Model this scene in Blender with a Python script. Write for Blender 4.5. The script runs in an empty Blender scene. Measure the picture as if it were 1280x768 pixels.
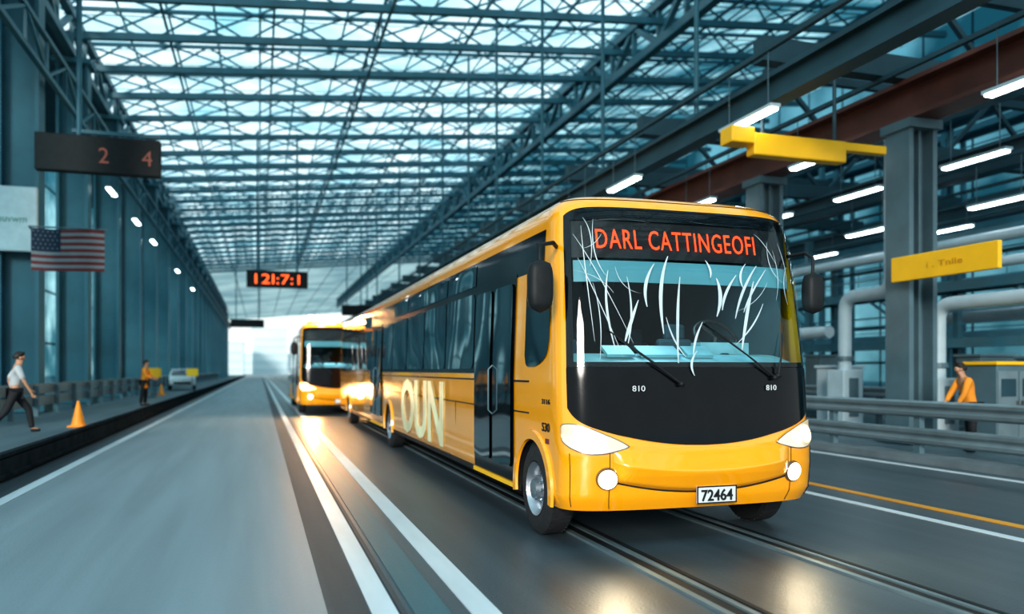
import bpy, math, random
from mathutils import Vector, Matrix
random.seed(7)
S=bpy.context.scene
COL=S.collection
H=1.74; TH=math.atan(0.315)
S.view_settings.view_transform='Standard'
for lk in ('Medium High Contrast','Standard - Medium High Contrast'):
    try: S.view_settings.look=lk; print('look',lk); break
    except Exception as e: print('nolook',lk)
S.view_settings.exposure=0.2

# ---------------------------------------------------------------- materials
def mat(name,col,rough=.5,metal=0.,noise=.12,scale=3.,emis=None,es=0.,coat=0.,stretch=None,bump=0.,spec=.5,wave=None):
    m=bpy.data.materials.new(name); m.use_nodes=True
    nt=m.node_tree; b=nt.nodes['Principled BSDF']
    b.inputs['Roughness'].default_value=rough; b.inputs['Metallic'].default_value=metal
    b.inputs['Coat Weight'].default_value=coat; b.inputs['Coat Roughness'].default_value=.05
    b.inputs['Specular IOR Level'].default_value=spec
    tc=nt.nodes.new('ShaderNodeTexCoord'); mp=nt.nodes.new('ShaderNodeMapping')
    if stretch: mp.inputs['Scale'].default_value=stretch
    n=nt.nodes.new('ShaderNodeTexNoise'); n.inputs['Scale'].default_value=scale; n.inputs['Detail'].default_value=4
    r=nt.nodes.new('ShaderNodeValToRGB')
    r.color_ramp.elements[0].position=.3; r.color_ramp.elements[1].position=.7
    r.color_ramp.elements[0].color=(*[c*(1-noise) for c in col],1)
    r.color_ramp.elements[1].color=(*[min(1,c*(1+noise)) for c in col],1)
    L=nt.links.new
    L(tc.outputs['Object'],mp.inputs[0]); L(mp.outputs[0],n.inputs['Vector']); L(n.outputs['Fac'],r.inputs[0]); L(r.outputs[0],b.inputs['Base Color'])
    if bump or wave:
        sc,dist=(40,.02) if bump else wave
        bp=nt.nodes.new('ShaderNodeBump'); bp.inputs['Strength'].default_value=bump or 1.; bp.inputs['Distance'].default_value=dist
        n2=nt.nodes.new('ShaderNodeTexNoise'); n2.inputs['Scale'].default_value=sc; n2.inputs['Detail'].default_value=2 if bump else 0
        L(tc.outputs['Object'],n2.inputs['Vector']); L(n2.outputs['Fac'],bp.inputs['Height']); L(bp.outputs[0],b.inputs['Normal'])
        if wave: L(bp.outputs[0],b.inputs['Coat Normal'])
    if emis:
        b.inputs['Emission Color'].default_value=(*emis,1); b.inputs['Emission Strength'].default_value=es
    return m
def glassmat(name,tint=(.8,.9,.9),rough=.02,ior=1.5):
    m=bpy.data.materials.new(name); m.use_nodes=True; nt=m.node_tree; nt.nodes.clear()
    o=nt.nodes.new('ShaderNodeOutputMaterial'); t=nt.nodes.new('ShaderNodeBsdfTransparent'); g=nt.nodes.new('ShaderNodeBsdfGlossy')
    x=nt.nodes.new('ShaderNodeMixShader'); f=nt.nodes.new('ShaderNodeFresnel'); f.inputs[0].default_value=ior
    t.inputs[0].default_value=(*tint,1); g.inputs['Roughness'].default_value=rough
    L=nt.links.new; L(f.outputs[0],x.inputs[0]); L(t.outputs[0],x.inputs[1]); L(g.outputs[0],x.inputs[2]); L(x.outputs[0],o.inputs[0])
    return m
def skymat(name,c1,c2,frame,scale=.35,bw=2.2,bh=1.3,uv='xy',glow=0.,p0=.36,p1=.60,mort=.07):
    """framed frosted glazing: tinted panes with opaque mullions (procedural brick grid), optional added pane emission"""
    m=bpy.data.materials.new(name); m.use_nodes=True; nt=m.node_tree; nt.nodes.clear(); N=nt.nodes.new; L=nt.links.new
    o=N('ShaderNodeOutputMaterial'); tc=N('ShaderNodeTexCoord')
    br=N('ShaderNodeTexBrick'); br.offset=0; br.inputs['Scale'].default_value=1; br.inputs['Brick Width'].default_value=bw; br.inputs['Row Height'].default_value=bh
    br.inputs['Mortar Size'].default_value=mort; br.inputs['Mortar Smooth'].default_value=0
    sp=N('ShaderNodeSeparateXYZ'); cb=N('ShaderNodeCombineXYZ')
    L(tc.outputs['Object'],sp.inputs[0])
    a,b={'xy':(0,1),'yz':(1,2)}[uv]
    L(sp.outputs[a],cb.inputs[0]); L(sp.outputs[b],cb.inputs[1]); L(cb.outputs[0],br.inputs['Vector'])
    n=N('ShaderNodeTexNoise'); n.inputs['Scale'].default_value=scale; n.inputs['Detail'].default_value=5; L(cb.outputs[0],n.inputs['Vector'])
    r=N('ShaderNodeValToRGB'); r.color_ramp.elements[0].position=p0; r.color_ramp.elements[1].position=p1
    r.color_ramp.elements[0].color=(*c1,1); r.color_ramp.elements[1].color=(*c2,1); L(n.outputs['Fac'],r.inputs[0])
    t=N('ShaderNodeBsdfTransparent'); L(r.outputs[0],t.inputs[0]); pane=t
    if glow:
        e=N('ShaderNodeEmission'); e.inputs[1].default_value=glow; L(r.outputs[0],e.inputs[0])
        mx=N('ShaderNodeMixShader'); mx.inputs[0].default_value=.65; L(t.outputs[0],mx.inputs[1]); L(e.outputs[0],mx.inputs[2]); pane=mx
    d=N('ShaderNodeBsdfDiffuse'); d.inputs[0].default_value=(*frame,1)
    x=N('ShaderNodeMixShader'); L(br.outputs['Fac'],x.inputs[0]); L(pane.outputs[0],x.inputs[1]); L(d.outputs[0],x.inputs[2]); L(x.outputs[0],o.inputs[0])
    return m

M={}
M['yellow']=mat('bus_yellow_paint',(.95,.38,.002),.18,0,.03,2,coat=1.,wave=(.8,.008))
M['yellow2']=mat('yellow_sign_paint',(.92,.50,.008),.4,0,.06,2)
M['black']=mat('gloss_black',(.004,.005,.007),.12,0,.2,4,spec=.22)
M['matblack']=mat('matte_black',(.012,.014,.016),.55,0,.2,8,spec=.3)
M['kerbm']=mat('dark_kerb_concrete',(.028,.036,.042),.9,0,.25,3,spec=.0)
M['rubber']=mat('tyre_rubber',(.018,.019,.021),.75,0,.25,12,bump=.3)
M['darkglass']=mat('tinted_side_glass',(.008,.020,.028),.04,0,.2,1,coat=1.,spec=.8,wave=(.75,.04))
M['glass']=glassmat('windshield_glass',(.86,.96,.98),.015,1.40)
M['chrome']=mat('smoked_chrome',(.26,.25,.24),.28,.9,.05,5)
M['headm']=mat('headlamp_bowl_glow',(.55,.52,.48),.25,.8,.05,5,emis=(1,.75,.4),es=.38)  # bowl emits by itself to imitate the halo around the lamp
M['rim']=mat('steel_rim',(.42,.46,.5),.32,.85,.12,6)
M['white']=mat('white_paint',(.62,.66,.68),.45,0,.08,4)
M['line']=mat('white_road_paint',(.62,.69,.73),.4,0,.16,2,stretch=(1,.15,1))
M['yline']=mat('yellow_road_paint',(.75,.34,.03),.45,0,.14,2,stretch=(1,.15,1))
M['steel']=mat('teal_painted_steel',(.035,.135,.18),.45,.0,.2,.8)
M['steel2']=mat('pale_teal_steel',(.085,.25,.32),.45,.0,.2,.8)
M['steeld']=mat('dark_teal_steel',(.018,.06,.082),.5,.0,.25,.8)
M['colm']=mat('teal_column_paint',(.032,.135,.18),.45,.0,.2,.6)
M['grey']=mat('grey_steel',(.10,.165,.195),.45,.1,.15,1.5)
M['rail']=mat('galvanised_steel',(.22,.29,.32),.38,.5,.15,2)
M['rust']=mat('rust_brown_girder',(.11,.038,.028),.6,.0,.3,1.2)
M['pipe']=mat('white_pipe_paint',(.44,.55,.60),.35,0,.08,2)
M['conc']=mat('concrete',(.15,.19,.21),.7,0,.2,1.5,bump=.2)
M['cone']=mat('orange_plastic',(.9,.30,.02),.45,0,.08,5)
M['led']=mat('red_led',(.4,.02,.0),.5,0,.05,5,emis=(1,.07,.02),es=2.0,spec=.1)
M['ledo']=mat('orange_led',(.4,.05,.0),.5,0,.05,5,emis=(1,.12,.03),es=2.1,spec=.1)
M['leddim']=mat('dim_orange_led',(.12,.05,.04),.5,0,.05,5,emis=(1,.25,.15),es=.12)
M['lamp']=mat('lamp_white',(1,1,1),.5,0,.0,5,emis=(1,.88,.62),es=30)
M['lampb']=mat('lamp_reflector_glow',(1,.9,.7),.4,0,.0,5,emis=(1,.72,.34),es=3.)
M['lampc']=mat('lamp_bowl_glow',(.8,.6,.4),.4,0,.0,5,emis=(1,.62,.25),es=1.3)
M['lampw']=mat('lamp_warm',(1,.9,.7),.5,0,.0,5,emis=(1,.6,.25),es=80)
M['lampwb']=mat('lamp_warm_glow',(1,.8,.5),.5,0,.0,5,emis=(1,.45,.12),es=7)  # warm housings and rings emit to imitate the lamp halo
M['tube']=mat('fluorescent_tube',(1,1,1),.5,0,.0,5,emis=(.85,.96,1),es=9)
M['tealvis']=mat('teal_visor_glow',(.08,.26,.31),.5,0,.1,1,emis=(.1,.4,.5),es=.10)  # slight emission stands in for light coming through the visor
M['dash']=mat('dashboard_teal',(.16,.36,.41),.5,0,.3,3)
M['inter']=mat('dark_interior',(.03,.07,.085),.7,0,.2,3)
M['seat']=mat('seat_fabric',(.02,.06,.08),.8,0,.2,6)
M['streak']=mat('painted_reflection_white',(.50,.60,.64),.4,0,.1,4)  # pale colour for the roof reflections painted on the windshield
M['red']=mat('flag_red',(.16,.035,.04),.8,0,.1,3)
M['fwhite']=mat('flag_white',(.24,.27,.29),.8,0,.1,3)
M['blue']=mat('flag_blue',(.012,.03,.06),.8,0,.1,3)
M['skin']=mat('skin',(.45,.24,.15),.55,0,.06,8)
M['hair']=mat('dark_hair',(.02,.014,.01),.6,0,.2,20)
M['orange']=mat('orange_fabric',(.75,.27,.02),.75,0,.1,6)
M['shirt']=mat('light_grey_fabric',(.42,.46,.48),.8,0,.1,6)
M['pants']=mat('black_fabric',(.01,.012,.016),.8,0,.1,6)
M['green']=mat('sign_green',(.12,.3,.24),.5,0,.1,6)
M['faint']=mat('faint_sign_ink',(.55,.27,.01),.5,0,.1,6)
M['palegreen']=mat('pale_lettering',(.80,.76,.48),.35,0,.3,1.2)
M['hazeb']=mat('haze_tinted_facade',(.62,.72,.74),.8,0,.05,.1)  # distance haze is mixed into the wall colour
M['hazew']=mat('haze_tinted_windows',(.52,.64,.68),.6,0,.05,.1)  # window colour kept close to the walls to imitate haze

# ---------------------------------------------------------------- helpers
def new(name,me,parent=None,label=None,cat=None,group=None,kind=None,loc=None,rot=None):
    o=bpy.data.objects.new(name,me); COL.objects.link(o)
    if parent: o.parent=parent
    if loc is not None: o.location=loc
    if rot is not None: o.rotation_euler=rot
    if label: o['label']=label
    if cat: o['category']=cat
    if group: o['group']=group
    if kind: o['kind']=kind
    return o
def empty(name,loc,label,cat,group=None,rot=None):
    e=new(name,None,None,label,cat,group,None,loc,rot); e.empty_display_size=.3; return e
class MB:
    def __init__(s): s.v=[];s.f=[];s.m=[]
    def add(s,vs,fs,mi=0):
        k=len(s.v); s.v+=[tuple(v) for v in vs]; s.f+=[tuple(i+k for i in f) for f in fs]; s.m+=[mi]*len(fs)
    def box(s,c,d,mi=0,mt=None):
        x,y,z=[t/2 for t in d]
        vs=[Vector((a*x,b*y,e*z)) for e in(-1,1) for b in(-1,1) for a in(-1,1)]
        if mt: vs=[mt@v for v in vs]
        vs=[v+Vector(c) for v in vs]
        s.add(vs,[(0,2,3,1),(4,5,7,6),(0,1,5,4),(2,6,7,3),(0,4,6,2),(1,3,7,5)],mi)
    def beam(s,p,q,w,h=None,mi=0):
        h=h or w; p=Vector(p);q=Vector(q); d=(q-p).normalized()
        up=Vector((0,0,1)) if abs(d.z)<.98 else Vector((0,1,0))
        a=d.cross(up).normalized(); b=a.cross(d).normalized()
        vs=[e+a*(i*w/2)+b*(j*h/2) for e in(p,q) for j in(-1,1) for i in(-1,1)]
        s.add(vs,[(0,2,3,1),(4,5,7,6),(0,1,5,4),(2,6,7,3),(0,4,6,2),(1,3,7,5)],mi)
    def cyl(s,p,q,r,n=16,r2=None,mi=0):
        r2=r if r2 is None else r2
        p=Vector(p);q=Vector(q); d=(q-p).normalized()
        up=Vector((0,0,1)) if abs(d.z)<.98 else Vector((0,1,0))
        a=d.cross(up).normalized(); b=a.cross(d).normalized()
        vs=[];
        for e,rr in((p,r),(q,r2)):
            for i in range(n):
                t=2*math.pi*i/n; vs.append(e+a*math.cos(t)*rr+b*math.sin(t)*rr)
        fs=[(i,(i+1)%n,n+(i+1)%n,n+i) for i in range(n)]+[tuple(range(n-1,-1,-1)),tuple(range(n,2*n))]
        s.add(vs,fs,mi)
    def grid(s,pts,mi=0,closeu=False):
        R=len(pts);C=len(pts[0]); vs=[p for r in pts for p in r]; fs=[]
        for i in range(R-1):
            for j in range(C if closeu else C-1):
                k=(j+1)%C; fs.append((i*C+j,i*C+k,(i+1)*C+k,(i+1)*C+j))
        s.add(vs,fs,mi)
    def lathe(s,prof,c,axis='x',n=40,mi=0):
        rows=[]
        for r,h in prof:
            row=[]
            for i in range(n):
                t=2*math.pi*i/n; a=r*math.cos(t); b=r*math.sin(t)
                p={'x':(h,a,b),'z':(a,b,h),'y':(a,h,b)}[axis]
                row.append(Vector(p)+Vector(c))
            rows.append(row)
        s.grid(rows,mi,True)
    def tube(s,pts,r,n=10,mi=0):
        pts=[Vector(p) for p in pts]; rows=[]
        for i,p in enumerate(pts):
            d=(pts[min(i+1,len(pts)-1)]-pts[max(i-1,0)]).normalized()
            up=Vector((0,0,1)) if abs(d.z)<.9 else Vector((1,0,0))
            if i==0: a=d.cross(up).normalized()
            else: a=(a-d*a.dot(d)).normalized()
            b=d.cross(a).normalized()
            rr=r[i] if isinstance(r,(list,tuple)) else r
            rows.append([p+a*math.cos(2*math.pi*k/n)*rr+b*math.sin(2*math.pi*k/n)*rr for k in range(n)])
        s.grid(rows,mi,True)
        s.add(rows[0],[tuple(range(n))],mi); s.add(rows[-1],[tuple(range(n))],mi)
    def mesh(s,name,mats,smooth=False):
        me=bpy.data.meshes.new(name); me.from_pydata(s.v,[],s.f)
        for m in (mats if isinstance(mats,(list,tuple)) else [mats]): me.materials.append(M[m])
        for p,i in zip(me.polygons,s.m): p.material_index=i; p.use_smooth=bool(smooth)
        me.update(); 
        if smooth=='auto':
            try: me.set_sharp_from_angle(angle=math.radians(35))
            except Exception as e: print(e)
        return me
    def obj(s,name,mats,parent=None,smooth=False,bev=0,**k):
        o=new(name,s.mesh(name,mats,smooth),parent,**k)
        if bev:
            b=o.modifiers.new('bev','BEVEL'); b.width=bev; b.segments=2; b.limit_method='ANGLE'
        return o
def interp(tab,z):
    if z<=tab[0][0]: return tab[0][1]
    for (a,b),(c,d) in zip(tab,tab[1:]):
        if z<=c: return b+(d-b)*(z-a)/(c-a)
    return tab[-1][1]
def text(body,name,size,mt,parent=None,width=None,extr=.004,bold=0.,**k):
    """mesh lettering, centred, lying in local XY"""
    c=bpy.data.curves.new(name,'FONT'); c.body=body; c.size=size; c.extrude=extr; c.offset=bold; c.align_x='CENTER'; c.align_y='CENTER'; c.resolution_u=3
    c.space_character=k.pop('space',1.)
    t=bpy.data.objects.new('tmp',c); COL.objects.link(t); bpy.context.view_layer.update()
    me=bpy.data.meshes.new_from_object(t.evaluated_get(bpy.context.evaluated_depsgraph_get()))
    bpy.data.objects.remove(t); bpy.data.curves.remove(c)
    xs=[v.co.x for v in me.vertices]; ys=[v.co.y for v in me.vertices]
    cx=(min(xs)+max(xs))/2; cy=(min(ys)+max(ys))/2
    sx=(width/(max(xs)-min(xs))) if width else 1
    sy=size/(max(ys)-min(ys))
    for v in me.vertices: v.co.x=(v.co.x-cx)*sx; v.co.y=(v.co.y-cy)*sy
    me.materials.clear(); me.materials.append(M[mt])
    return new(name,me,parent,**k)
FRONT=(math.radians(90),0,0)       # faces -y
LEFTW=(math.radians(90),0,math.radians(-90))  # faces -x
def copytree(o,loc,rot=None):
    n=o.copy(); COL.objects.link(n); n.location=loc
    if rot is not None: n.rotation_euler=rot
    for c in list(o.children):
        k=c.copy(); COL.objects.link(k); k.parent=n
        for g in list(c.children):
            q=g.copy(); COL.objects.link(q); q.parent=k
    return n

# ---------------------------------------------------------------- bus
W=1.43; D0=.46; NEXP=3.4
LEAN=[(.38,.06),(.5,.0),(.75,-.03),(.95,-.03),(1.1,.02),(1.35,.04),(1.7,.07),(2.2,.13),(2.7,.21),(3.1,.29),(3.35,.35),(3.45,.42),(3.52,.53),(3.56,.74)]
INS=[(.38,.04),(.5,.0),(1.7,0),(2.7,.035),(3.1,.055),(3.32,.075),(3.42,.12),(3.51,.22),(3.56,.40)]
def front_pt(phi,z,off=0.):
    lean=interp(LEAN,z); w=W-interp(INS,z)
    sp=math.sin(phi); cp=math.cos(phi)
    x=w*math.copysign(abs(sp)**(2/NEXP),sp); y=lean+D0*(1-max(cp,0)**(2/NEXP))
    p=Vector((x,y,z))
    if off:
        e=.01
        a=front_pt(phi+e,z)-front_pt(phi-e,z); b=front_pt(phi,z+e)-front_pt(phi,z-e)
        n=a.cross(b); 
        if n.length>0: n.normalize()
        if n.y>0: n=-n
        p=p+n*off
    return p
def phi_of(x,z=1.5):
    w=W-interp(INS,z); t=min(1,abs(x)/w); return math.copysign(math.asin(t**(NEXP/2)),x)
def side_pt(sd,y,z,off=0.):
    return Vector((sd*(W-interp(INS,z)+off),y,z))
ZT=3.56
def build_bus(loc,L,wheels,doors,label,main=True,rotz=0.,warm=False):
    E=empty('bus',loc,label,'bus',rot=(0,0,rotz))
    ys=[]; y=D0
    fine=lambda y: any(abs(y-w)<.75 for w in wheels)
    while y<L-.16:
        ys.append(y); y+= .045 if fine(y) else .15
    ys.append(L-.15)
    cols=[('r',-1,L)]+[('s',-1,y) for y in reversed(ys)]+[('f',math.radians(a),0) for a in range(-85,90,5)]+[('s',1,y) for y in ys]+[('r',1,L)]
    zs=[.38+.045*i for i in range(18)]+[1.25,1.35,1.5,1.65,1.8,1.95,2.1,2.3,2.5,2.7,2.85,3.0,3.1,3.2,3.25,3.32,3.37,3.42,3.46,3.49,3.52,3.545,3.56]
    def P(c,z):
        if c[0]=='f': return front_pt(c[1],z)
        if c[0]=='r': return Vector((c[1]*(W-interp(INS,z)-.15),c[2]-interp(INS,z),z))
        y=c[2]
        return Vector((c[1]*(W-interp(INS,z)),y+interp(LEAN,z)*max(0,1-(y-D0)/1.6)-(interp(INS,z) if y>L-.2 else 0),z))
    vs=[P(c,z) for z in zs for c in cols]; n=len(cols); fs=[]
    for i in range(len(zs)-1):
        zc=(zs[i]+zs[i+1])/2
        for j in range(n):
            k=(j+1)%n; a,b=cols[j],cols[k]
            if a[0]=='f' and b[0]=='f' and abs((a[1]+b[1])/2)<math.radians(60) and 1.8<zc<3.25: continue
            if a[0]=='s' and b[0]=='s' and a[1]==b[1]:
                yc=(a[2]+b[2])/2
                if any(math.hypot(yc-w,zc-.48)<.57 for w in wheels): continue
            fs.append((i*n+j,i*n+k,(i+1)*n+k,(i+1)*n+j))
    fs.append(tuple((len(zs)-1)*n+j for j in range(n)))
    mb=MB(); mb.add(vs,fs)
    mb.obj('body',['yellow'],E,smooth='auto',label='glossy yellow bus body shell')
    mb=MB(); mb.box((0,L/2+.1,.62),(1.75,L-.9,.5)); mb.box((0,.75,.46),(2.3,.5,.14)); 
    for w in wheels: mb.cyl((-1.1,w,.48),(1.1,w,.48),.09)
    seg=[D0+.15]+[v for w in wheels for v in (w-.62,w+.62)]+[L-.3]
    for a,b in zip(seg[0::2],seg[1::2]):
        if b-a>.05: mb.box((0,(a+b)/2,.44),(2.5,b-a,.1))
    mb.obj('chassis','matblack',E)
    def fpatch(name,mt,p0,p1,zl,zh,off,nu=40,nv=10,label=None,par=None,smooth=True):
        rows=[]
        for j in range(nv+1):
            row=[]
            for i in range(nu+1):
                ph=p0+(p1-p0)*i/nu; a=zl(ph); b=zh(ph)
                o_=off(i/nu,j/nv) if callable(off) else off
                row.append(front_pt(ph,a+(b-a)*j/nv,o_))
            rows.append(row)
        mb=MB(); mb.grid(rows); return mb.obj(name,mt,par or E,smooth=smooth,label=label)
    A=math.radians(67); q=lambda ph:abs(ph)/A
    ztop=lambda ph:3.38-.09*q(ph)**6
    zmid=lambda ph:1.76
    zbot=lambda ph:1.0+.28*(front_pt(ph,1.2).x/W)**2+.12*q(ph)**8
    fpatch('front_panel','black',-A,A,zbot,zmid,.012,60,10,label='gloss black curved lower front panel')
    mb=MB()
    for (p0,p1,zl,zh) in [(-A,A,lambda p:3.24,ztop),(-A,-math.radians(59),lambda p:1.76,lambda p:3.25),(math.radians(59),A,lambda p:1.76,lambda p:3.25),(-A,A,lambda p:1.74,lambda p:1.82)]:
        rows=[[front_pt(p0+(p1-p0)*i/40,zl(p0)+(zh(p0+(p1-p0)*i/40)-zl(p0))*j/8,.006) for i in range(41)] for j in range(9)]
        mb.grid(rows)
    mb.obj('windshield_frame','black',E,smooth=True)
    fpatch('windshield','glass',-A,A,lambda p:1.77,lambda p:ztop(p)-.015,.022,60,24,label='large curved clear windshield')
    rows=[[front_pt(-math.radians(59)+math.radians(118)*i/30,2.86+.42*j/4,-.02) for i in range(31)] for j in range(5)]
    mb=MB(); mb.grid(rows); sg=mb.obj('destination_sign','matblack',E,smooth=True,label='black destination board with red led letters')
    if main:
        t=text('DARL CATTINGEOFI','lettering',.20,'led',sg,width=1.80,extr=.002,bold=0.,space=1.12,loc=(-.12,0,3.05),rot=FRONT,label='red glowing led letters')
        for v in t.data.vertices:
            zz=3.05+v.co.y; xx=v.co.x-.12; v.co.z=v.co.z-front_pt(phi_of(xx,zz),zz,-.010).y
    rows=[[front_pt(-math.radians(58)+math.radians(116)*i/30,2.62+.22*j/3,-.04) for i in range(31)] for j in range(4)]
    mb=MB(); mb.grid(rows); mb.obj('sun_visor','tealvis',E,smooth=True,label='teal sun visor strip with glow put in as emission')
    mb=MB(); x0,y0,y1,z0,z1=1.33,.62,5.,.8,3.2
    V=[(-x0,y0,z0),(x0,y0,z0),(x0,y1,z0),(-x0,y1,z0),(-x0,y0,z1),(x0,y0,z1),(x0,y1,z1),(-x0,y1,z1)]
    mb.add(V,[(0,1,2,3),(4,5,6,7),(0,3,7,4),(1,2,6,5),(2,3,7,6)])
    mb.obj('cabin_lining','inter',E)
    mb=MB()
    rows=[]
    for t in range(9):
        a=t/8
        rows.append([front_pt(-math.radians(58)+math.radians(116)*i/24,1.80+.12*math.sin(a*math.pi*.5),-.05)+Vector((0,a*.55,.0)) for i in range(25)])
    mb.grid(rows); 
    for i,(x,w) in enumerate([(-.75,.3),(-.3,.45),(.15,.3)]): mb.box((x,.42,1.93),(w,.2,.035),0,Matrix.Rotation(.5,3,'X'))
    mb.box((.62,.72,1.96),(.6,.2,.16))
    mb.obj('dashboard','dash',E,smooth='auto')
    mb=MB(); c=Vector((.62,.80,2.10)); ax=Vector((0,-.75,.66)).normalized(); u=Vector((1,0,0)); v=ax.cross(u)
    mb.tube([c+u*.25*math.cos(t)+v*.25*math.sin(t) for t in [2*math.pi*i/32 for i in range(33)]],.02,8)
    for t in (0,2.1,4.2): mb.beam(c,c+u*.24*math.cos(t)+v*.24*math.sin(t),.03)
    mb.cyl(c,c-ax*.3,.04); mb.obj('steering_wheel','matblack',E,smooth='auto')
    for (x,y) in [(.62,1.5),(-.7,1.9),(-.7,2.8),(.7,2.8),(-.25,2.8)]:
        mb=MB(); mb.box((x,y,1.3),(.46,.46,.14)); mb.box((x,y+.25,1.72),(.46,.12,.8)); mb.box((x,y+.25,2.2),(.28,.1,.2)); mb.cyl((x,y,.8),(x,y,1.3),.06)
        mb.obj('seat','seat',E,bev=.04)
    B=math.radians(32)
    def zl2(ph): 
        x=front_pt(ph,.8).x/W; return .55+.26*x*x
    def zh2(ph):
        x=front_pt(ph,.8).x/W; return .98+.10*x*x
    def boff(u,t):
        e=max(0,1-abs(2*u-1)**5)
        return .004+e*(interp([(0,.0),(.10,.055),(.50,.115),(.56,.10),(.90,.02),(1,0)],t))
    fpatch('bumper','yellow',-B,B,zl2,zh2,boff,60,24,label='raised yellow smile-shaped bumper moulding')
    fpatch('bumper_lip','matblack',-B,B,lambda p:zl2(p)-.012,lambda p:zl2(p)+.006,.008,50,2)
    for sd in (-1,1):
        p0,p1=math.radians(23),math.radians(75)
        def hl(ph):
            t=(abs(ph)-p0)/(p1-p0); return 1.0+.06*t-.09*math.sin(math.pi*min(1,max(0,t)))**.7
        def hh(ph):
            t=(abs(ph)-p0)/(p1-p0); return 1.0+.20*t+.09*math.sin(math.pi*min(1,max(0,t)))**.7
        rows=[[front_pt(sd*(p0+(p1-p0)*i/24),hl(p0+(p1-p0)*i/24)+(hh(p0+(p1-p0)*i/24)-hl(p0+(p1-p0)*i/24))*j/6,.02) for i in range(25)] for j in range(7)]
        mb=MB(); mb.grid(rows); h=mb.obj('headlight','lampwb' if warm else 'headm',E,smooth=True,label='swept almond-shaped headlamp, lit')
        rim=rows[0]+[r[-1] for r in rows[1:]]+rows[-1][::-1][1:]+[r[0] for r in rows[::-1][1:]]
        mb=MB(); mb.tube(rim,.005,6); mb.obj('headlight_rim','chrome',h,smooth=True)
        for k,(pa,rr) in enumerate([(40,.075),(53,.105)]):
            if warm and k: rr=.16
            zc=1.035 if k==0 else 1.075
            c=front_pt(sd*math.radians(pa),zc,.02); nn=(front_pt(sd*math.radians(pa),zc,.06)-c).normalized()
            mb=MB(); mb.cyl(c,c+nn*.012,rr,28,rr*.96,0); mb.cyl(c+nn*.012,c+nn*.018,rr*.84,28,rr*.8,1); mb.cyl(c+nn*.018,c+nn*.024,rr*.62,24,rr*.55,2)  # stacked emissive discs imitate a halo fading out from the lamp
            mb.obj('lamp',['lampwb','lampwb','lampw'] if warm else (['lampc','lampb','lamp'] if k else ['lampc','lampc','lampb']),h,smooth='auto')
        c=front_pt(sd*phi_of(1.04),.70,.0); nn=(front_pt(sd*phi_of(1.04),.70,.05)-c).normalized()
        mb=MB(); mb.cyl(c,c+nn*.03,.112,28,.102,0); mb.cyl(c+nn*.03,c+nn*.036,.094,28,.09,1); mb.cyl(c+nn*.036,c+nn*.042,.062,28,.056,2)
        mb.obj('fog_light',['chrome','lampwb','lampw'] if warm else ['chrome','lampb','lamp'],E,smooth='auto',label='round lit fog lamp')
        if not(warm and sd>0):
            ld=bpy.data.lights.new('headlight_beam','SPOT'); ld.energy=(520 if warm else 55); ld.color=(1,.5,.2) if warm else (1,.8,.5); ld.spot_size=math.radians(95); ld.spot_blend=1.; ld.shadow_soft_size=.15
            new('headlight_beam',ld,E,loc=(sd*1.0,-.16,.9),rot=(math.radians(66),0,math.radians(180)))
        mx=sd*(W+.20) if sd<0 else W-.08; my=.28 if sd<0 else .10; mz=2.55; sc=1 if sd<0 else .85
        mb=MB(); rows=[]
        for i in range(13):
            t=-1+2*i/12; s_=(1-abs(t)**3.2)**(1/3.2) if abs(t)<1 else 0.001
            rows.append([Vector((mx+sc*.125*s_*math.copysign(abs(math.cos(a))**.6,math.cos(a)),my+.09*s_*math.copysign(abs(math.sin(a))**.7,math.sin(a)),mz+t*.26*sc)) for a in [2*math.pi*k/20 for k in range(20)]])
        mb.grid(rows,0,True); mr=mb.obj('wing_mirror','matblack',E,smooth=True,label='black wing mirror housing')
        mb=MB()
        if sd<0: mb.tube([(sd*(W-.07),.55,2.98),(sd*(W+.03),.38,2.99),(mx,my+.02,2.95),(mx,my,mz+.2)],.022,8)
        else: mb.tube([front_pt(math.radians(62),2.98,-.01),(mx,.22,2.99),(mx,my,2.92),(mx,my,mz+.18)],.018,8)
        mb.obj('mirror_arm','matblack',mr,smooth=True)
    for sd in(-1,1):
        mb=MB(); mb.tube([front_pt(sd*math.radians(34),.40+.55*i/10,.004) for i in range(11)],.004,5); mb.obj('panel_seam','matblack',E)
        mb=MB(); mb.tube([front_pt(sd*math.radians(66+2*i/12),.42+.52*i/12,.004) for i in range(13)],.004,5); mb.obj('panel_seam','matblack',E)
    mb=MB(); mb.tube([front_pt(math.radians(-80+160*i/60),3.475,.003) for i in range(61)],.004,5)
    mb.obj('panel_seam','matblack',E)
    mb=MB(); c=front_pt(0,.53,.05); cy=c.y-.03; mb.box((.08,cy,.52),(.44,.02,.17)); pl=mb.obj('licence_plate','white',E,bev=.006,label='white licence plate with dark digits')
    mb=MB(); 
    for a in (-1,1): mb.box((.08,cy-.012,.52+a*.08),(.44,.006,.012)); mb.box((.08+a*.215,cy-.012,.52),(.012,.006,.17))
    mb.obj('plate_rim','matblack',pl)
    if main: text('72464','lettering',.115,'matblack',pl,width=.35,bold=.002,loc=(.08,cy-.014,.515),rot=FRONT)
    if main:
        for x,tx in ((-.70,'810'),(.80,'810')):
            c=front_pt(phi_of(x),1.56,.02); text(tx,'emblem',.055,'white',E,width=.13,loc=c+Vector((0,-.01,0)),rot=(math.radians(88),0,math.radians(-6 if x<0 else 6)),label='small pale model number')
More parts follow.
